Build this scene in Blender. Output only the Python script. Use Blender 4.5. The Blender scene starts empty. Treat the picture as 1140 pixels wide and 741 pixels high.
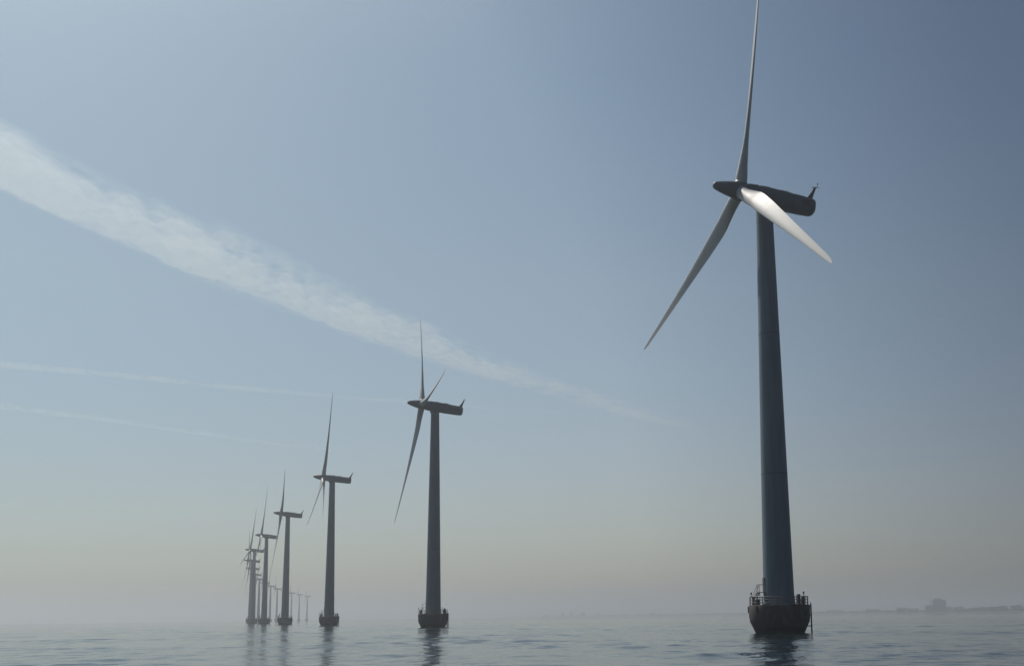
import bpy, math, random
import numpy as np
from mathutils import Matrix, Vector

random.seed(4)
rng = np.random.default_rng(4)
SC = bpy.context.scene
COL = SC.collection
R = math.radians

# ------------------------------------------------------------------ camera
FOC, PITCH, ROLL, CAMH, CX, CY = 1247.16, 0.15545897, 0.01224596, 2.602, 88.94, 119.5   # pixels of a 1140 wide frame
fwd = Vector((0, math.cos(PITCH), math.sin(PITCH)))
up0 = Vector((0, -math.sin(PITCH), math.cos(PITCH)))
rt0 = Vector((1, 0, 0))
UP = up0*math.cos(ROLL) + rt0*math.sin(ROLL)
RT = rt0*math.cos(ROLL) - up0*math.sin(ROLL)
cam = bpy.data.cameras.new('camera')
cam_o = bpy.data.objects.new('camera', cam)
COL.objects.link(cam_o)
m = Matrix((RT, UP, -fwd)).transposed().to_4x4()
m.translation = (0, 0, CAMH)
cam_o.matrix_world = m
cam.sensor_fit = 'HORIZONTAL'
cam.sensor_width = 36
cam.lens = 36*FOC/1140
cam.shift_x = -CX/1140
cam.shift_y = CY/1140
cam.clip_start = 0.5
cam.clip_end = 250000
SC.camera = cam_o
SC.render.resolution_x, SC.render.resolution_y = 1024, 665

# ------------------------------------------------------------------ light
SUN_AZ, SUN_EL = R(-38), R(51)          # azimuth from +Y, negative to the west of the view
SUN = Vector((math.sin(SUN_AZ)*math.cos(SUN_EL), math.cos(SUN_AZ)*math.cos(SUN_EL), math.sin(SUN_EL)))
world = bpy.data.worlds.new('World')
SC.world = world
world.use_nodes = True
nt = world.node_tree
N, L = nt.nodes, nt.links
bg = N['Background']
sky = N.new('ShaderNodeTexSky')
sky.sky_type = 'NISHITA'
sky.sun_disc = False
sky.sun_elevation = SUN_EL
sky.sun_rotation = SUN_AZ
sky.altitude = 0
sky.air_density = 1.0
sky.dust_density = 1.7
sky.ozone_density = 1.0
# sky tint: brighter on the sun's side, dimmed behind the camera to deepen shade
tcw = N.new('ShaderNodeTexCoord')
dotn = N.new('ShaderNodeVectorMath'); dotn.operation = 'DOT_PRODUCT'
dotn.inputs[1].default_value = (math.sin(R(-43)), math.cos(R(-43)), 0)
L.new(tcw.outputs['Generated'], dotn.inputs[0])
mrw = N.new('ShaderNodeMapRange'); mrw.inputs['From Min'].default_value = -1; mrw.inputs['From Max'].default_value = 1
L.new(dotn.outputs['Value'], mrw.inputs[0])
rw = N.new('ShaderNodeValToRGB'); ew = rw.color_ramp.elements
for p_, c_ in ((.25, (.36, .39, .43)), (.5, (.50, .55, .60)), (.70, (.63, .655, .66)), (.85, (.96, 1.03, .98))): ew.new(p_).color = (*c_, 1)
ew[0].color = (.30, .33, .37, 1); ew[-1].color = (.67, .83, .85, 1)
L.new(mrw.outputs[0], rw.inputs[0])
mw = N.new('ShaderNodeVectorMath'); mw.operation = 'MULTIPLY'
L.new(sky.outputs[0], mw.inputs[0]); L.new(rw.outputs[0], mw.inputs[1])
sepw = N.new('ShaderNodeSeparateXYZ'); L.new(tcw.outputs['Generated'], sepw.inputs[0])
rz_ = N.new('ShaderNodeValToRGB'); ez = rz_.color_ramp.elements
mz_ = N.new('ShaderNodeMath'); mz_.operation = 'MAXIMUM'; mz_.inputs[1].default_value = 0
L.new(sepw.outputs['Z'], mz_.inputs[0]); L.new(mz_.outputs[0], rz_.inputs[0])
for p_, c_ in ((.05, (.90, .85, .90)), (.11, (.915, .85, .875)), (.28, (.915, .895, .865)), (.46, (.76, .83, .855))): ez.new(p_).color = (*c_, 1)
ez[0].color = (.89, .85, .93, 1); ez[-1].color = (.72, .80, .85, 1)
mw2 = N.new('ShaderNodeVectorMath'); mw2.operation = 'MULTIPLY'
L.new(mw.outputs[0], mw2.inputs[0]); L.new(rz_.outputs[0], mw2.inputs[1])
L.new(mw2.outputs[0], bg.inputs['Color'])
bg.inputs['Strength'].default_value = 0.081

sl = bpy.data.lights.new('sun', 'SUN')
sl.energy = 3.0
sl.angle = R(0.5)
sl.color = (1.0, 0.94, 0.86)
so = bpy.data.objects.new('sun', sl)
COL.objects.link(so)
so.rotation_euler = (-SUN).to_track_quat('-Z', 'Y').to_euler()
so.location = (0, 0, 300)

vs = SC.view_settings
vs.view_transform = 'Standard'
vs.look = 'None'
vs.exposure = 0.0
vs.gamma = 1.0
vs.use_curve_mapping = False
SC.cycles.max_bounces = 6
SC.cycles.volume_bounces = 1
SC.cycles.transparent_max_bounces = 16
SC.cycles.use_denoising = True

# ------------------------------------------------------------------ helpers
def mesh(name, V, F, mat=None, parent=None, smooth=True, link=True):
    me = bpy.data.meshes.new(name)
    me.from_pydata([tuple(map(float, p)) for p in V], [], F)
    me.validate()
    me.update()
    if smooth:
        me.polygons.foreach_set('use_smooth', [True]*len(me.polygons))
    if mat: me.materials.append(mat)
    o = bpy.data.objects.new(name, me)
    if parent: o.parent = parent
    if link: COL.objects.link(o)
    return o

class MB:
    """collects shapes for ONE part"""
    def __init__(s): s.V, s.F = [], []
    def add(s, V, F):
        k = len(s.V); s.V += [tuple(v) for v in V]; s.F += [tuple(i+k for i in f) for f in F]
    def lathe(s, prof, n=48, axis='z', close=True):
        V, F = [], []
        for r, h in prof:
            for j in range(n):
                a = 2*math.pi*j/n
                c, d = r*math.cos(a), r*math.sin(a)
                V.append((c, d, h) if axis == 'z' else (h, c, d))
        for i in range(len(prof)-1):
            for j in range(n):
                k = (j+1) % n
                F.append((i*n+j, i*n+k, (i+1)*n+k, (i+1)*n+j))
        if close:
            F.append(tuple(reversed(range(n)))); F.append(tuple((len(prof)-1)*n+j for j in range(n)))
        s.add(V, F)
    def tube(s, a, b, r, n=8, r2=None):
        a, b = Vector(a), Vector(b); d = (b-a).normalized()
        u = d.orthogonal().normalized(); w = d.cross(u)
        r2 = r if r2 is None else r2
        V = []
        for p, q in ((a, r), (b, r2)):
            for j in range(n):
                t = 2*math.pi*j/n
                V.append(p + u*(q*math.cos(t)) + w*(q*math.sin(t)))
        F = [(j, (j+1) % n, n+(j+1) % n, n+j) for j in range(n)]
        F += [tuple(reversed(range(n))), tuple(range(n, 2*n))]
        s.add(V, F)
    def path(s, pts, r, n=8):
        for a, b in zip(pts[:-1], pts[1:]): s.tube(a, b, r, n)
    def box(s, c, d, rz=0.0, tilt=0.0):
        V = []
        M = Matrix.Rotation(rz, 3, 'Z') @ Matrix.Rotation(tilt, 3, 'Y')
        for x in (-.5, .5):
            for y in (-.5, .5):
                for z in (-.5, .5):
                    V.append(Vector(c) + M @ Vector((x*d[0], y*d[1], z*d[2])))
        s.add(V, [(0, 1, 3, 2), (4, 6, 7, 5), (0, 4, 5, 1), (2, 3, 7, 6), (0, 2, 6, 4), (1, 5, 7, 3)])
    def build(s, name, mat, parent=None, smooth=False, angle=None):
        o = mesh(name, s.V, s.F, mat, parent, smooth or angle is not None)
        if angle is not None: o.data.set_sharp_from_angle(angle=R(angle))
        return o

def tag(o, label=None, cat=None, group=None, kind=None):
    if label: o['label'] = label
    if cat: o['category'] = cat
    if group: o['group'] = group
    if kind: o['kind'] = kind
    return o

def mat(name):
    x = bpy.data.materials.new(name); x.use_nodes = True
    return x, x.node_tree.nodes, x.node_tree.links, x.node_tree.nodes['Principled BSDF']

def noise(Nn, Ll, scale, detail=4, rough=.55, vec=None, coord='Object', stretch=None):
    tc = Nn.new('ShaderNodeTexCoord')
    src = tc.outputs[coord]
    if stretch:
        mp = Nn.new('ShaderNodeMapping'); mp.inputs['Scale'].default_value = stretch
        Ll.new(src, mp.inputs['Vector']); src = mp.outputs[0]
    n = Nn.new('ShaderNodeTexNoise')
    n.inputs['Scale'].default_value = scale; n.inputs['Detail'].default_value = detail; n.inputs['Roughness'].default_value = rough
    Ll.new(src, n.inputs['Vector'])
    return n

def ramp(Nn, Ll, fac, stops):
    r = Nn.new('ShaderNodeValToRGB'); e = r.color_ramp.elements
    while len(e) < len(stops): e.new(.5)
    for el, (p, c) in zip(e, stops):
        el.position = p; el.color = (*c, 1) if len(c) == 3 else c
    Ll.new(fac, r.inputs[0])
    return r

# ------------------------------------------------------------------ materials
def paint(name, c, rough, var=.08, streak=True):
    x, n, l, p = mat(name)
    ns = noise(n, l, .5, 6, .6, stretch=(3, 3, .25) if streak else None)
    lo = tuple(v*(1-var) for v in c); hi = tuple(min(1, v*(1+var*.5)) for v in c)
    r = ramp(n, l, ns.outputs[0], [(.3, lo), (.7, hi)])
    l.new(r.outputs[0], p.inputs['Base Color'])
    n2 = noise(n, l, 2.0, 5, .6)
    mr = n.new('ShaderNodeMapRange'); mr.inputs['To Min'].default_value = rough*.8; mr.inputs['To Max'].default_value = rough*1.25
    l.new(n2.outputs[0], mr.inputs[0]); l.new(mr.outputs[0], p.inputs['Roughness'])
    return x
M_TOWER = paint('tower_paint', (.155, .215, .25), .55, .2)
# grime collected on the flange joints of the tower
def seams(x, zs):
    n, l = x.node_tree.nodes, x.node_tree.links; p = n['Principled BSDF']
    src = p.inputs['Base Color'].links[0].from_socket
    tc = n.new('ShaderNodeTexCoord'); sp = n.new('ShaderNodeSeparateXYZ'); l.new(tc.outputs['Object'], sp.inputs[0])
    for z in zs:
        c = n.new('ShaderNodeMath'); c.operation = 'COMPARE'; c.inputs[1].default_value = z; c.inputs[2].default_value = .09
        l.new(sp.outputs['Z'], c.inputs[0])
        mx = n.new('ShaderNodeMixRGB'); mx.inputs[2].default_value = (.115, .155, .18, 1)
        l.new(c.outputs[0], mx.inputs[0]); l.new(src, mx.inputs[1]); src = mx.outputs[0]
    l.new(src, p.inputs['Base Color'])
seams(M_TOWER, (22.375, 42.875))
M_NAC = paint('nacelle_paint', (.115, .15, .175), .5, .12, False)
M_BLADE = paint('blade_gelcoat', (.54, .54, .52), .5, .05, False)
M_STEEL = paint('galvanised_steel', (.20, .19, .18), .5, .25)
M_DARK = paint('dark_steel', (.06, .06, .065), .55, .2)
M_YEL = paint('lamp_housing', (.16, .14, .09), .5, .1)

x, n, l, p = mat('stained_concrete')
n1 = noise(n, l, .8, 8, .65, stretch=(1, 1, .5))
r1 = ramp(n, l, n1.outputs[0], [(.3, (.055, .04, .032)), (.5, (.085, .073, .064)), (.72, (.16, .145, .13))])
geo = n.new('ShaderNodeTexCoord'); sep = n.new('ShaderNodeSeparateXYZ'); l.new(geo.outputs['Object'], sep.inputs[0])
n2 = noise(n, l, 1.4, 5, .6)
ad = n.new('ShaderNodeMath'); ad.operation = 'MULTIPLY_ADD'; ad.inputs[1].default_value = 1.3; ad.inputs[2].default_value = -.65
l.new(n2.outputs[0], ad.inputs[0])
sm = n.new('ShaderNodeMath'); sm.operation = 'ADD'; l.new(sep.outputs['Z'], sm.inputs[0]); l.new(ad.outputs[0], sm.inputs[1])
mr = n.new('ShaderNodeMapRange'); mr.inputs['From Min'].default_value = .5; mr.inputs['From Max'].default_value = 1.5
l.new(sm.outputs[0], mr.inputs[0])
mx = n.new('ShaderNodeMixRGB'); mx.inputs[1].default_value = (.018, .024, .016, 1)     # weed and wet splash zone
l.new(mr.outputs[0], mx.inputs[0]); l.new(r1.outputs[0], mx.inputs[2]); l.new(mx.outputs[0], p.inputs['Base Color'])
p.inputs['Roughness'].default_value = .8
bp = n.new('ShaderNodeBump'); bp.inputs['Strength'].default_value = .5; bp.inputs['Distance'].default_value = .08
l.new(n1.outputs[0], bp.inputs['Height']); l.new(bp.outputs[0], p.inputs['Normal'])
M_CONC = x

# water
x, n, l, p = mat('sea_water')
p.inputs['Base Color'].default_value = (.010, .022, .026, 1)
p.inputs['Roughness'].default_value = .035
p.inputs['IOR'].default_value = 1.333
na = noise(n, l, .55, 5, .6, stretch=(1, 1, 1))
nb = noise(n, l, 2.3, 4, .6, stretch=(1, .8, 1))
ng = noise(n, l, .006, 3, .5, stretch=(.6, 1.6, 1))       # gust patches
mg = n.new('ShaderNodeMapRange'); mg.inputs['From Min'].default_value = .35; mg.inputs['From Max'].default_value = .65
mg.inputs['To Min'].default_value = .55; mg.inputs['To Max'].default_value = 1.15
l.new(ng.outputs[0], mg.inputs[0])
b1 = n.new('ShaderNodeBump'); b1.inputs['Distance'].default_value = .085; l.new(mg.outputs[0], b1.inputs['Strength']); l.new(na.outputs[0], b1.inputs['Height'])
b2 = n.new('ShaderNodeBump'); b2.inputs['Distance'].default_value = .03; b2.inputs['Strength'].default_value = .8
l.new(nb.outputs[0], b2.inputs['Height']); l.new(b1.outputs[0], b2.inputs['Normal']); l.new(b2.outputs[0], p.inputs['Normal'])
M_WATER = x

# ------------------------------------------------------------------ the sea: one sheet, real waves near the camera, polar grid
FAR = 12000.0
def build_water():
    rows = [0.0, 2., 4., 6., 8.]
    r = 9.0
    while r < 45: rows.append(r); r += .8
    while r < 110: rows.append(r); r += .3
    st = .3
    while r < FAR:
        rows.append(r); r += max(.3, r*.003) if r < 1500 else r*.012*min(1, r/4000+.1)
    rows.append(FAR)
    rr = np.array(rows)
    fine = np.radians(np.arange(-37, 37.01, .17))
    coarse = np.radians(np.arange(40, 320.1, 4))
    th = np.concatenate([fine, coarse])
    nr, na_ = len(rr), len(th)
    RR, TH = np.meshgrid(rr, th, indexing='ij')
    X = RR*np.sin(TH); Y = RR*np.cos(TH); Z = np.zeros_like(X)
    dr = np.gradient(rr)[:, None]; da = np.gradient(th)[None, :]
    cell = np.maximum(dr, RR*np.abs(da))
    w = np.random.default_rng(11)
    for k in range(90):
        lam = 1.1*(14/1.1)**w.random()
        ang = R(115) + w.normal()*R(42)
        kx, ky = math.cos(ang)*2*math.pi/lam, math.sin(ang)*2*math.pi/lam
        slope = .0060*(1.0 if lam < 6 else 6/lam)
        amp = slope*lam/(2*math.pi)*1.4
        fade = np.clip((lam/(cell+1e-6)-2)/3, 0, 1)
        Z += amp*fade*np.sin(kx*X+ky*Y+w.random()*6.283)
    # slicks and wind patches: the ripples swell and die down over tens of metres
    P = sum(np.sin(2*math.pi*(X*math.cos(q)/la+Y*math.sin(q)/la)+ph) for q, la, ph in [(w.random()*3.14, 18+70*w.random(), w.random()*6) for _ in range(9)])
    Z *= np.clip(1+.15*P, .45, 1.6)
    V = np.stack([X, Y, Z], -1).reshape(-1, 3)
    i = np.arange(nr-1)[:, None]; j = np.arange(na_)[None, :]; jn = (j+1) % na_
    F = np.stack([i*na_+j, (i+1)*na_+j, (i+1)*na_+jn, i*na_+jn], -1).reshape(-1, 4)[:, ::-1]
    me = bpy.data.meshes.new('water')
    me.vertices.add(len(V)); me.vertices.foreach_set('co', V.astype(np.float32).ravel())
    me.loops.add(F.size); me.loops.foreach_set('vertex_index', F.ravel().astype(np.int32))
    me.polygons.add(len(F)); me.polygons.foreach_set('loop_start', np.arange(0, F.size, 4, dtype=np.int32))
    me.polygons.foreach_set('use_smooth', np.ones(len(F), dtype=bool))
    me.update(calc_edges=True)
    me.validate()
    me.materials.append(M_WATER)
    o = bpy.data.objects.new('water', me); COL.objects.link(o)
    tag(o, 'calm grey blue sea with low ripples', kind='structure')
    return o
water = build_water()
water.data.update()

# ------------------------------------------------------------------ haze: one even body of air round the whole scene
HZ = 12050.0
mb = MB(); mb.box((0, 0, (108-1.0)/2), (2*HZ, 2*HZ, 109.0))
x, n, l, p = mat('haze_air')
n.remove(p)
pv = n.new('ShaderNodeVolumePrincipled')
pv.inputs['Color'].default_value = (.81, .84, .87, 1)
pv.inputs['Density'].default_value = .00034
pv.inputs['Anisotropy'].default_value = .6
l.new(pv.outputs[0], n['Material Output'].inputs['Volume'])
tag(mb.build('haze', x), 'pale sea haze', kind='stuff')

# ------------------------------------------------------------------ wind turbines
HUB, TILT, ROTX = 64.0, .12, 3.9

def blade_mesh():
    # span +Z, leading edge +Y, upwind +X
    Rr = 38.0
    st = [1.0, 1.28, 1.3, 1.6, 2.0, 2.5, 3.0, 3.5, 4.0, 4.6, 5.2, 5.9, 6.6, 7.3, 8.0, 8.8, 9.5, 11, 12.5, 15, 18, 21, 24, 27, 30, 32.5, 34.5, 36, 37, 37.6, 37.9, 38.0]
    def lerp(x, t): return float(np.interp(x, [a for a, b in t], [b for a, b in t]))
    chord = [(1, 2.0), (1.28, 2.0), (1.3, 1.76), (2.0, 1.80), (3, 1.92), (4, 2.14), (5.2, 2.32), (6.6, 2.48), (8, 2.55), (9.5, 2.52), (12.5, 2.38), (18, 1.95), (24, 1.5), (30, 1.1), (34.5, .82), (36, .70), (37, .55), (37.6, .38), (37.9, .2), (38, .08)]
    thick = [(1, 1.0), (2.2, .98), (4, .66), (6.6, .38), (8, .30), (12.5, .24), (18, .21), (30, .17), (38, .14)]
    tw = [(1, 14), (6.6, 14), (10, 10.5), (15, 7), (21, 4), (30, 1.2), (38, -.5)]
    circ = [(1, 1), (2.2, 1), (6.6, 0), (38, 0)]
    n = 28
    V, F = [], []
    for z in st:
        c, t, b, w = lerp(z, chord), lerp(z, thick), R(lerp(z, tw)+7.5), lerp(z, circ)
        up = .95*(z/Rr)**2
        for j in range(n):
            a = 2*math.pi*j/n
            s = (1-math.cos(a))/2                       # 0 leading edge .. 1 trailing edge
            yt = 5*(.2969*math.sqrt(s)-.126*s-.3516*s*s+.2843*s**3-.1036*s**4)*t*c
            camb = .035*4*s*(1-s)*c*(1-w)
            sg = 1 if a < math.pi else -1               # a<pi: upwind side
            ax, ay = sg*yt - camb, (.32-s)*c
            cx_, cy_ = math.sin(a)*c*t*.5, math.cos(a)*c*.5
            X_ = ax*(1-w)+cx_*w; Y_ = ay*(1-w)+cy_*w
            V.append((X_*math.cos(b)+Y_*math.sin(b)+up, Y_*math.cos(b)-X_*math.sin(b), z))
    for i in range(len(st)-1):
        for j in range(n):
            k = (j+1) % n
            F.append((i*n+j, i*n+k, (i+1)*n+k, (i+1)*n+j))
    F.append(tuple(reversed(range(n)))); F.append(tuple((len(st)-1)*n+j for j in range(n)))
    F = [tuple(reversed(f)) for f in F]
    o = mesh('blade', V, F, M_BLADE)
    return o

def make_turbine():
    root = bpy.data.objects.new('wind_turbine', None); COL.objects.link(root)
    # foundation: concrete collar flaring up from the waterline, vertical rim above
    b = MB()
    b.lathe([(3.3, -2.0), (3.35, -.3), (3.45, .05), (3.75, .75), (4.15, 1.55), (4.21, 2.05), (4.25, 2.3), (4.25, 3.75), (4.2, 3.85), (4.0, 3.87), (2.3, 3.87)], 72)
    f = b.build('foundation', M_CONC, root, angle=35)
    # fender / boat landing ladder on the right hand side
    b = MB()
    la = R(-12)
    ca, sa = math.cos(la), math.sin(la)
    for q in (-.55, .55):
        X0, Y0 = 4.38*ca - q*sa, 4.38*sa + q*ca
        b.tube((X0, Y0, -1.2), (X0, Y0, 4.0), .095, 10)
        for z in (.9, 2.4, 3.6):
            b.tube((X0, Y0, z), (3.2*ca-q*sa, 3.2*sa+q*ca, z), .06)
    for q in (-.2, .2):
        X0, Y0 = 4.35*ca - q*sa, 4.35*sa + q*ca
        b.tube((X0, Y0, -.8), (X0, Y0, 4.2), .035)
    z = -.6
    while z < 4.1:
        b.tube((4.35*ca+.2*sa, 4.35*sa-.2*ca, z), (4.35*ca-.2*sa, 4.35*sa+.2*ca, z), .018, 6); z += .3
    b.build('ladder', M_DARK, root, angle=40)
    # railing round the deck
    b = MB()
    nP, rr = 26, 4.08
    for k in range(nP):
        a = 2*math.pi*k/nP + .1
        if abs((a - la + math.pi) % (2*math.pi) - math.pi) < .12: continue
        P = Vector((rr*math.cos(a), rr*math.sin(a), 3.8))
        b.tube(P, P+Vector((0, 0, 1.22)), .045, 6)
    for h, t in ((5.0, .04), (4.6, .028), (4.2, .028)):
        pts = []
        for k in range(73):
            a = la+.13 + (2*math.pi-.26)*k/72
            pts.append((rr*math.cos(a), rr*math.sin(a), h))
        b.path(pts, t, 6)
    b.build('railing', M_STEEL, root, angle=40)
    # mooring brackets round the rim, one part each
    for k in range(9):
        a = 2*math.pi*k/9+.25
        if abs((a - la + math.pi) % (2*math.pi) - math.pi) < .3: continue
        b = MB(); b.box((4.31*math.cos(a), 4.31*math.sin(a), 3.25), (.16, .3, .9), a)
        b.build('bracket', M_DARK, root)
    for a, s, h in ((R(10), .55, .9), (R(200), .6, .8), (R(28), .4, 1.5), (R(-25), .35, 1.1), (R(172), .4, 1.2)):
        b = MB(); b.box((3.5*math.cos(a), 3.5*math.sin(a), 3.872+h/2), (s, s*.8, h), a)
        b.build('cabinet', M_DARK, root)
    for a in (R(75), R(-45), R(196)):
        X0, Y0 = 4.2*math.cos(a), 4.2*math.sin(a)
        b = MB(); b.lathe([(.05, 4.9-5.33), (.05, -.01), (.1, .02), (.12, .1), (.12, .2), (.08, .3), (.01, .33)], 12)
        b.V = [(v[0]+X0, v[1]+Y0, v[2]+5.33) for v in b.V]
        b.build('navigation_lamp', M_YEL, root, angle=40)
    # tower
    b = MB()
    z0, z1, r0, r1 = 3.875, 62.75, 2.18, 1.20
    prof = [(2.42, z0), (2.42, z0+.14), (r0, z0+.16)]
    seams = [z0+18.5, z0+39.0]
    for k in range(1, 41):
        z = z0+.16+(z1-z0-.16)*k/41
        prof.append((r0+(r1-r0)*(z-z0)/(z1-z0), z))
    for s_ in seams:
        rs = r0+(r1-r0)*(s_-z0)/(z1-z0)
        prof += [(rs, s_-.06), (rs+.022, s_-.05), (rs+.022, s_+.05), (rs, s_+.06)]
    prof.append((r1, z1))
    prof = prof[:3] + sorted(prof[3:], key=lambda q: q[1])
    b.lathe(prof, 64)
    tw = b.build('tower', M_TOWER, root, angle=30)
    # door up a short flight of steps on the left side
    b = MB()
    da = R(188)
    rd = 2.10
    b.box((rd*math.cos(da), rd*math.sin(da), 6.7), (.12, .9, 1.95), da)
    b.build('door', M_DARK, root)
    b = MB()
    cd, sd = math.cos(da), math.sin(da)
    def q(rad, s, z): return (rad*cd - s*sd, rad*sd + s*cd, z)
    b.box(q(2.55, 0, 5.62), (.9, 1.1, .08), da)
    for s in (-.5, .5):
        b.tube(q(2.98, s, 5.6), q(3.75, s, 3.88), .07, 6)
        b.tube(q(2.95, s, 5.6), q(2.95, s, 6.75), .035, 6)
        b.tube(q(2.2, s, 6.7), q(2.95, s, 6.7), .03, 6)
        b.tube(q(2.95, s, 6.7), q(3.75, s, 4.95), .03, 6)
        b.tube(q(3.75, s, 4.95), q(3.75, s, 3.88), .03, 6)
        b.tube(q(2.9, s, 5.6), q(2.9, s, 3.88), .05, 6)
    for k in range(6):
        t = (k+.5)/6
        b.box(q(2.98+.77*t, 0, 5.6-1.72*t), (.25, 1.0, .05), da)
    b.build('steps', M_DARK, root)
    # nacelle (own frame: +X to the rotor, origin on the tower axis at hub height)
    b = MB()
    prof = [(-8.25, .55, 0), (-8.2, .95, 0), (-8.05, 1.17, 0), (-7.7, 1.3, 0), (-6, 1.38, 0), (-4.34, 1.415, 0), (-4.32, 1.36, 0), (-4.26, 1.36, 0), (-4.24, 1.417, 0), (-3, 1.44, 0), (0, 1.46, 0), (1.2, 1.435, 0), (1.22, 1.38, 0), (1.28, 1.38, 0), (1.3, 1.43, 0), (1.6, 1.42, 0), (2.6, 1.33, 0), (2.95, 1.24, 0), (3.02, 1.1, 0)]
    n_ = 48
    V, F = [], []
    for hx, rad, _ in prof:
        for j in range(n_):
            a = 2*math.pi*j/n_
            c_, s_ = math.cos(a), math.sin(a)
            e = 2.6
            g = (abs(c_)**e+abs(s_)**e)**(-1/e)
            V.append((hx, rad*g*c_*.96, rad*g*s_*1.0))
    for i in range(len(prof)-1):
        for j in range(n_):
            k = (j+1) % n_
            F.append((i*n_+j, i*n_+k, (i+1)*n_+k, (i+1)*n_+j))
    F.append(tuple(reversed(range(n_)))); F.append(tuple((len(prof)-1)*n_+j for j in range(n_)))
    b.add(V, F)
    b.tube((0, 0, -1.95), (0, 0, -1.2), 1.27, 40)          # yaw collar under the housing
    b.box((-3.2, 0, 1.47), (1.2, .9, .12)); b.box((-.4, 0, 1.5), (.8, .8, .1))   # roof hatches
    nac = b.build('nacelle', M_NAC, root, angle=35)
    for sy in (-1, 1):
        b = MB()
        for k in range(6): b.box((-6.3, sy*1.335, -.35+k*.14), (1.3, .06, .07))
        b.build('vent', M_DARK, nac)
    # swept mast at the tail with its instrument bar
    b = MB()
    sec = [(-6.85, -8.0, 1.2, .13), (-7.25, -8.05, 1.7, .11), (-7.65, -8.2, 2.3, .09), (-7.98, -8.38, 2.95, .07), (-8.2, -8.55, 3.45, .05)]
    V, F = [], []
    for xf, xr, z, w in sec:
        V += [(xf, 0, z), ((xf+xr)/2, w, z), (xr, 0, z), ((xf+xr)/2, -w, z)]
    for i in range(len(sec)-1):
        for j in range(4): F.append((i*4+j, i*4+(j+1) % 4, i*4+4+(j+1) % 4, i*4+4+j))
    F += [(3, 2, 1, 0), tuple(len(V)-4+j for j in range(4))]
    b.add(V, F)
    b.tube((-8.2, 0, 3.4), (-9.0, 0, 3.5), .045, 6); b.tube((-8.35, -.7, 3.35), (-8.35, .7, 3.35), .035, 6)
    for s in (-.7, .7):
        b.tube((-8.35, s, 3.35), (-8.35, s, 3.65), .03, 6); b.tube((-8.35, s, 3.65), (-8.35, s, 3.75), .1, 8)
    mast = b.build('wind_mast', M_DARK, nac)
    # spinner: long blunt cone with the hub barrel
    b = MB()
    b.lathe([(1.14, 3.06), (1.24, 3.12), (1.3, 3.5), (1.3, 4.3), (1.24, 4.9), (1.06, 5.9), (.84, 6.9), (.62, 7.7), (.5, 8.0), (.34, 8.18), (.15, 8.25), (.02, 8.26)], 40, axis='x')
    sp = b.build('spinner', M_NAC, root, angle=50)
    b = MB()
    for k in range(3):
        a = k*2*math.pi/3
        d = Vector((0, -math.sin(a), math.cos(a)))
    bl = [blade_mesh() for _ in range(1)]
    bl[0].parent = root
    for k in range(2):
        c = bl[0].copy(); COL.objects.link(c); c.parent = root; bl.append(c)
    return root

def pose(root, yaw, ph):
    base = Matrix.Translation((0, 0, HUB)) @ Matrix.Rotation(math.pi+yaw, 4, 'Z') @ Matrix.Rotation(-TILT, 4, 'Y')
    k = 0
    for c in root.children:
        kind = c.name.split('.')[0]
        if kind in ('nacelle',): c.matrix_local = base
        elif kind == 'spinner': c.matrix_local = base @ Matrix.Rotation(-ph, 4, 'X')
        elif kind == 'blade':
            c.matrix_local = base @ Matrix.Translation((ROTX, 0, 0)) @ Matrix.Rotation(-(ph+k*2*math.pi/3), 4, 'X'); k += 1

def copy_turbine(o, far):
    c = o.copy(); COL.objects.link(c)
    for ch in list(o.children):
        if far and ch.name.split('.')[0] in ('bracket', 'cabinet', 'navigation_lamp'): continue    # too small to show out there
        d = ch.copy(); COL.objects.link(d); d.parent = c
        for g in list(ch.children):
            e = g.copy(); COL.objects.link(e); e.parent = d
    return c

SPOTS = [  # x, y, yaw, blade phase, label
 (26.07, 159.43, 17.66, 4.34, 'largest and nearest grey wind turbine, its sunlit white blade crossing its own nacelle'),
 (-46.04, 324.33, 18.92, 86.70, 'second nearest wind turbine, one blade pointing up beside a shorter slanting one'),
 (-114.91, 491.48, 9.2, 8.77, 'wind turbine next behind the second nearest, its two lower blades close together'),
 (-179.55, 658.43, 14.78, 54.53, 'fourth nearest wind turbine, standing clear of the crowded row behind it'),
 (-241.42, 829.23, 20.0, 116.79, 'slim dark turbine directly left of the fourth nearest, starting the crowded row'),
 (-300.8, 997.7, 8.2, 113.5, 'front turbine of the overlapping leftmost cluster, the one with its highest nacelle'),
 (-356.1, 1173.2, 12, 38, 'hazy turbine showing just below the highest nacelle of the overlapping cluster'),
 (-408.6, 1349.6, 15, 72, 'hazy turbine with the third highest nacelle of the overlapping cluster'),
 (-458.3, 1526.7, 12, 20, 'faint turbine with the fourth nacelle down in the overlapping cluster'),
 (-505.1, 1704.7, 14, 97, 'faint turbine low between the overlapping cluster and the slim dark turbine'),
 (-549.0, 1883.4, 12, 55, 'pale distant turbine mostly hidden behind the tower of the slim dark turbine'),
 (-590.1, 2062.7, 13, 10, 'pale distant turbine showing just right of the tower of the slim dark turbine'),
 (-628.3, 2242.7, 15, 44, 'pale distant turbine left of the tower of the fourth nearest turbine'),
 (-663.6, 2423.3, 12, 80, 'very faint distant turbine hidden behind the tower of the fourth nearest turbine'),
 (-696.0, 2604.4, 14, 28, 'first of three tiny faint turbines on the horizon, nearest the fourth tower'),
 (-725.5, 2786.0, 13, 5, 'middle one of three tiny faint turbines standing apart on the horizon'),
 (-752.0, 2968.1, 15, 62, 'faintest and farthest tiny turbine, last of three apart on the horizon'),
]
proto = make_turbine()
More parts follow.
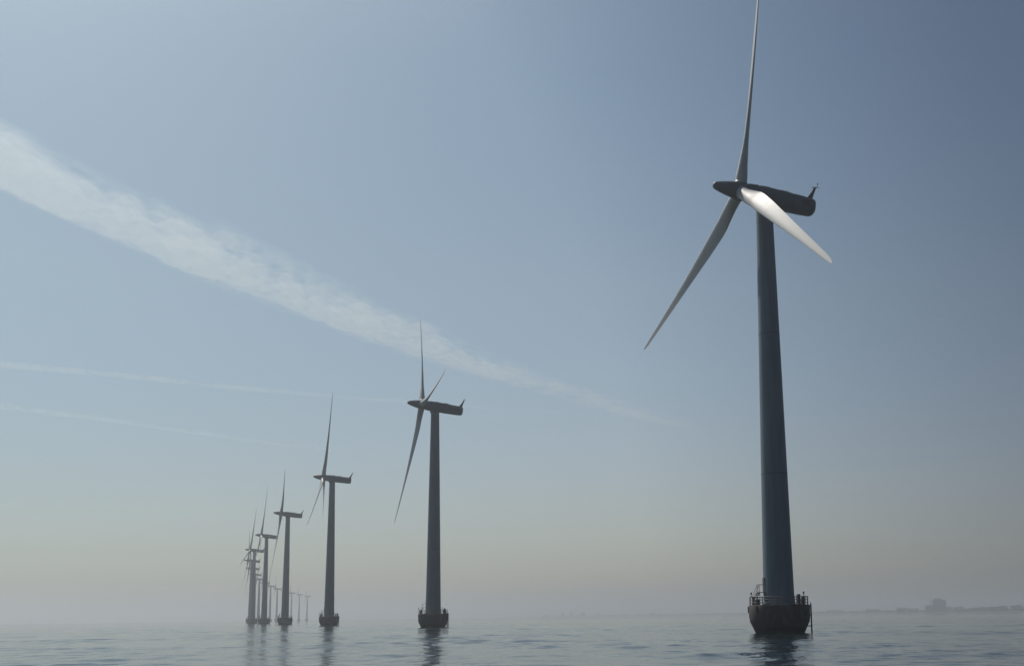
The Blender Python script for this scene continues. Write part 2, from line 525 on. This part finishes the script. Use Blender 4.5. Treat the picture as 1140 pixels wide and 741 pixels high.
for i, (x_, y_, yaw, ph, lab) in enumerate(SPOTS):
    o = proto if i == 0 else copy_turbine(proto, i >= 3)
    o.location = (x_, y_, 0)
    pose(o, R(yaw), R(ph))
    tag(o, lab, 'wind turbine', 'wind turbines standing in a curved row in the sea')

# ------------------------------------------------------------------ helpers to measure directions
def ray(px, py):
    d = RT*((px-(570+CX)))/FOC + UP*((370.5+CY-py)/FOC) + fwd
    return d
def at_height(px, py, h):
    d = ray(px, py); t = (h-CAMH)/d.z
    return Vector((0, 0, CAMH)) + d*t
def on_sea(px, dist, z=0):
    d = ray(px, 685); d.z = 0; d.normalize()
    return Vector((d.x*dist, d.y*dist, z))

# ------------------------------------------------------------------ far shore
x, n, l, p = mat('far_land'); p.inputs['Roughness'].default_value = .95
ns = noise(n, l, .01, 5); r = ramp(n, l, ns.outputs[0], [(.35, (.045, .06, .03)), (.65, (.12, .11, .08))]); l.new(r.outputs[0], p.inputs['Base Color'])
M_LAND = x
x, n, l, p = mat('far_foliage'); p.inputs['Roughness'].default_value = .9
ns = noise(n, l, .06, 5); r = ramp(n, l, ns.outputs[0], [(.35, (.03, .05, .025)), (.65, (.07, .09, .04))]); l.new(r.outputs[0], p.inputs['Base Color'])
M_TREES = x
SH = [(560, 7000), (640, 6400), (720, 6000), (800, 5500), (880, 5000), (960, 4500), (1040, 4150), (1120, 3850), (1220, 3700), (1330, 3650)]
def shore_dist(px): return float(np.interp(px, [a for a, b in SH], [b for a, b in SH]))
V, F = [], []
pxs = np.arange(560, 1331, 4.)
for px in pxs:
    d = shore_dist(px)
    wob = 60*math.sin(px*.05)+40*math.sin(px*.13+1)
    for k, (dd, z) in enumerate(((0, -.5), (25, 1.6), (120, 3.0), (700, 5.0), (1100, 4.0), (1150, -.5))):
        V.append(on_sea(px, d+wob+dd, z + (random.uniform(-.4, .4) if 0 < k < 5 else 0)))
for i in range(len(pxs)-1):
    for k in range(5): F.append((i*6+k, (i+1)*6+k, (i+1)*6+k+1, i*6+k+1))
tag(mesh('terrain', V, F, M_LAND), 'low far shore', kind='structure')

# far woods and suburbs along the shore: one mass nobody could count
V, F = [], []
def blob(c, rx, ry, h):
    k = len(V); n1, n2 = 9, 4
    ph = random.random()*6
    for i in range(n2+1):
        t = i/n2
        for j in range(n1):
            a = 2*math.pi*j/n1+ph
            q = math.cos(t*math.pi/2)**.6*(1+random.uniform(-.18, .18)) if i < n2 else .05
            V.append((c.x+rx*q*math.cos(a), c.y+ry*q*math.sin(a), c.z+h*math.sin(t*math.pi/2)*(1+random.uniform(-.08, .08))))
    for i in range(n2):
        for j in range(n1):
            F.append((k+i*n1+j, k+i*n1+(j+1) % n1, k+(i+1)*n1+(j+1) % n1, k+(i+1)*n1+j))
for i in range(900):
    px = random.uniform(600, 1325)
    dens = np.interp(px, [600, 700, 800, 900, 1000, 1140], [.12, .3, .5, .7, .9, 1.0])
    if random.random() > dens: continue
    d = shore_dist(px)+random.uniform(160, 800)
    s = np.interp(px, [600, 900, 1050, 1140], [.7, .8, 1.0, 1.25])
    blob(on_sea(px, d, 2.5), random.uniform(9, 26), random.uniform(10, 24), random.uniform(5.5, 12)*s)
tag(mesh('distant_wood', V, F, M_TREES, smooth=False), 'faint far-off line of woods along the right hand shore', kind='stuff')

# far buildings
def wall_mat(name, c):
    x, n, l, p = mat(name); p.inputs['Roughness'].default_value = .85
    ns = noise(n, l, .08, 4); r = ramp(n, l, ns.outputs[0], [(.3, tuple(v*.85 for v in c)), (.7, c)]); l.new(r.outputs[0], p.inputs['Base Color'])
    return x
M_W = [wall_mat('far_brick', (.20, .12, .09)), wall_mat('far_render', (.42, .40, .36)), wall_mat('far_concrete', (.28, .28, .27))]
M_ROOF = wall_mat('far_roof', (.07, .06, .06))
M_GL = wall_mat('far_window', (.04, .05, .06))
M_PLANT = wall_mat('plant_cladding', (.17, .20, .22))

# power station
c = on_sea(1045.5, 4300, 3.0)
KS = .77
root = bpy.data.objects.new('power_station', None); COL.objects.link(root); root.location = c
root.rotation_euler.z = -math.atan2(c.x, c.y)
def pbox(name, cx, cy, z0, dx, dy, dz, m_, par=root):
    b = MB(); b.box((cx*KS, cy*KS, (z0+dz/2)*KS), (dx*KS, dy*KS, dz*KS)); return b.build(name, m_, par)
pbox('boiler_house', 4, 0, -3, 62, 50, 59, M_PLANT)
pbox('roof_house', -2, 0, 56.02, 34, 36, 7, M_PLANT)
pbox('turbine_hall', -44, 2, -3, 33, 60, 34, M_PLANT)
pbox('annex', 47.5, 4, -3, 24, 44, 26, M_PLANT)
for q_, h_ in ((-36, 68), (-22, 60)):
    b = MB(); b.lathe([(2.6, -3), (2.1, h_-2), (2.3, h_)], 20)
    for i_, v in enumerate(b.V): b.V[i_] = ((v[0]+q_)*KS, (v[1]+34)*KS, v[2]*KS)
    b.build('chimney', M_W[2], root, angle=40)
for k in range(4):
    b = MB()
    b.box(((-18+k*15)*KS, -25.15*KS, 26*KS), (5*KS, .3, 40*KS)); b.build('window', M_GL, root)
tag(root, 'large blocky power station rising above the low shore on the right', 'power station')

def building(px, back, w, d, h, mi, roof, lab):
    w, d, h = w*.77, d*.77, h*.77
    c = on_sea(px, shore_dist(px)+back, 2.0)
    root = bpy.data.objects.new('distant_building', None); COL.objects.link(root); root.location = c
    root.rotation_euler.z = -math.atan2(c.x, c.y)+random.uniform(-.4, .4)
    b = MB(); b.box((0, 0, h/2-1), (w, d, h+2)); b.build('wall', M_W[mi], root)
    b = MB()
    if roof == 'gable':
        e = w/2+.5; g = d/2+.5; t = h+d*.28
        b.add([(-e, -g, h+.02), (e, -g, h+.02), (e, g, h+.02), (-e, g, h+.02), (-e, 0, t), (e, 0, t)], [(0, 1, 5, 4), (2, 3, 4, 5), (0, 4, 3), (1, 2, 5), (3, 2, 1, 0)])
    else:
        b.box((0, 0, h+.45), (w+.6, d+.6, .8)); b.box((w*.2, 0, h+2.06), (w*.25, d*.5, 2.4))
    b.build('roof', M_ROOF, root)
    nf = max(1, int(h/3.4))
    for k in range(nf):
        b = MB(); b.box((0, -d/2-.06, 1.9+k*3.3), (w*.88, .14, 1.3)); b.build('window_band', M_GL, root)
    tag(root, lab, 'building', 'faint buildings along the far shore')
BL = [(608, 300, 60, 20, 16, 1, 'flat', 'tiny low building at the faint far end of the shore'),
 (626, 200, 22, 18, 27, 2, 'flat', 'tiny upright block in the small cluster left of the large foundation'),
 (636, 300, 20, 20, 37, 2, 'flat', 'tallest tiny tower block of the small hazy cluster on the horizon'),
 (649, 250, 30, 18, 28, 0, 'flat', 'broad tiny block beside the tallest one of the small hazy cluster'),
 (665, 200, 20, 16, 25, 1, 'flat', 'lone tiny block at the right end of the small hazy cluster'),
 (727, 250, 30, 18, 19, 1, 'flat', 'tiny lone block midway between the hazy cluster and the nearest turbine'),
 (930, 250, 90, 30, 11, 2, 'gable', 'long low shed on the shore just right of the nearest foundation'),
 (972, 200, 70, 24, 14, 0, 'gable', 'low gabled warehouse on the shore left of the house row'),
 (1004, 120, 46, 20, 19, 0, 'gable', 'highest gabled block in the house row left of the power station'),
 (1016, 160, 60, 22, 14, 1, 'gable', 'pale long gabled building left of the power station'),
 (1068, 180, 44, 24, 21, 2, 'flat', 'flat-roofed block standing just right of the power station'),
 (1092, 150, 60, 24, 17, 0, 'flat', 'low brick block between the power station and the frame edge'),
 (1112, 120, 80, 26, 20, 2, 'flat', 'wide grey block on the shore near the right edge'),
 (1132, 120, 50, 26, 23, 1, 'flat', 'pale block on the shore at the extreme right edge')]
for a in BL: building(*a)

# ------------------------------------------------------------------ contrails: thin bodies of ice cloud nine kilometres up
ALT = 9000.0
def contrail(name, lab, path_px, alt, thick, dens, seed, ragged, nx=500, ny=46, hi=.35):
    """path_px: rows (x, y_upper, y_lower) of where the trail runs; both edges lie on the level ALT"""
    g = np.random.default_rng(seed)
    xs = np.array([q[0] for q in path_px], float)
    t = np.linspace(0, 1, nx)
    # parametrise in the world so that the spacing is even
    A = [at_height(q[0], q[1], alt) for q in path_px]; B = [at_height(q[0], q[2], alt) for q in path_px]
    A = np.array([list(a) for a in A]); B = np.array([list(b) for b in B])
    s = np.concatenate([[0], np.cumsum(np.linalg.norm(np.diff((A+B)/2, axis=0), axis=1))]); s /= s[-1]
    up_ = np.stack([np.interp(t, s, A[:, k]) for k in range(3)], -1)
    lo_ = np.stack([np.interp(t, s, B[:, k]) for k in range(3)], -1)
    fadeT = np.interp(t, [q for q in s], [q[3] for q in path_px])
    u = np.linspace(0, 1, ny)          # 0 lower edge .. 1 upper edge
    T_, U_ = np.meshgrid(t, u, indexing='ij')
    LEN = np.linalg.norm(np.diff((up_+lo_)/2, axis=0), axis=1); dist = np.concatenate([[0], np.cumsum(LEN)])
    wid = np.linalg.norm(up_-lo_, axis=1)
    AX = np.repeat(dist[:, None], ny, 1); AY = (U_-.5)*wid[:, None]
    def fbm(sc, sx=1., sy=1., octs=4, rot=0.):
        o = np.zeros_like(T_); amp = 1.; tot = 0
        for k in range(octs):
            px_ = (AX*math.cos(rot)+AY*math.sin(rot))/sc*sx*2**k; py_ = (-AX*math.sin(rot)+AY*math.cos(rot))/sc*sy*2**k
            lat = g.random((257, 257))
            ix, iy = np.floor(px_).astype(int), np.floor(py_).astype(int); fx_, fy_ = px_-ix, py_-iy
            fx_, fy_ = fx_*fx_*(3-2*fx_), fy_*fy_*(3-2*fy_); ix %= 256; iy %= 256
            o += amp*((lat[ix, iy]*(1-fx_)+lat[ix+1, iy]*fx_)*(1-fy_)+(lat[ix, iy+1]*(1-fx_)+lat[ix+1, iy+1]*fx_)*fy_); tot += amp; amp *= .6
        return o/tot-.5
    W0 = float(np.median(wid))
    # ragged edge: the trail's cross coordinate is pushed about by the turbulence, more on its upper side
    Uw = np.clip(U_ + ragged*(.22*U_+.05)*fbm(W0*.9, octs=4)*2 + ragged*.10*fbm(W0*3)*U_*2, 0, 1)
    prof = np.where(Uw < hi, np.sin(np.clip(Uw/hi, 0, 1)*math.pi/2)**2, np.cos(np.clip((Uw-hi)/(1-hi), 0, 1)*math.pi/2)**2.2)
    rag = 1 + ragged*(2.2*fbm(W0*1.4, octs=2) + 2.8*fbm(W0*.28, 1, 1.7, 4, .9)*(.45+U_) + 2.0*fbm(W0*.1, 1, 2, 3, .5))
    H = thick*prof*np.clip(rag, .03, 2.4)*fadeT[:, None]
    H[:, 0] = H[:, -1] = 0; H[0] = H[-1] = 0
    C = lo_[:, None, :]*(1-U_[..., None]) + up_[:, None, :]*U_[..., None]
    top = C.copy(); top[..., 2] += H/2+.5
    bot = C.copy(); bot[..., 2] -= H/2+.5
    o0 = C[nx//2, ny//2]
    V = (np.concatenate([top.reshape(-1, 3), bot.reshape(-1, 3)])-o0).tolist()
    F = []; K = nx*ny
    for i in range(nx-1):
        for j in range(ny-1):
            a = i*ny+j
            F.append((a, a+1, a+ny+1, a+ny)); F.append((K+a, K+a+ny, K+a+ny+1, K+a+1))
    for i in range(nx-1):
        a = i*ny; F.append((a, a+ny, K+a+ny, K+a)); a += ny-1; F.append((a+ny, a, K+a, K+a+ny))
    for j in range(ny-1):
        a = j; F.append((a+1, a, K+a, K+a+1)); a = (nx-1)*ny+j; F.append((a, a+1, K+a+1, K+a))
    x, n, l, p = mat(name+'_ice'); n.remove(p)
    pv = n.new('ShaderNodeVolumePrincipled')
    pv.inputs['Color'].default_value = (.90, .98, 1, 1); pv.inputs['Density'].default_value = dens; pv.inputs['Anisotropy'].default_value = .4
    l.new(pv.outputs[0], n['Material Output'].inputs['Volume'])
    o = mesh(name, V, F, x, smooth=False); o.location = o0.tolist()
    return tag(o, lab, 'contrail', 'contrails high in the sky')

contrail('contrail', 'broad feathery white vapour trail slanting down across the sky from the upper left',
         [(-420, -95, -5, .9), (-200, 20, 103, .95), (0, 130, 216, 1), (120, 186, 271, 1), (240, 238, 323, .95), (360, 300, 367, .85), (460, 350, 400, .70), (560, 396, 429, .5), (640, 426, 450, .32), (720, 451, 470, .13), (790, 474, 484, 0)],
         ALT, 400, .00047, 3, 1.0, 1500, 70, .40)
contrail('contrail', 'thin straight white vapour trail running level above the small turbines on the left',
         [(-200, 378, 389, .9), (0, 400, 410, 1), (120, 412, 420, 1), (250, 426, 433, 1), (350, 436, 442, .8), (440, 443, 449, .45), (560, 453, 457, .2), (660, 460, 463, 0)],
         ALT, 110, .0005, 7, .8, 900, 14, .45)
contrail('contrail', 'lower of the two thin vapour trails, fading out left of the small turbines',
         [(-200, 422, 432, .9), (0, 447, 457, 1), (120, 463, 470, .9), (210, 477, 483, .9), (300, 490, 495, .5), (400, 502, 506, .25), (470, 510, 513, 0)],
         ALT, 100, .00042, 9, .8, 900, 14, .45)
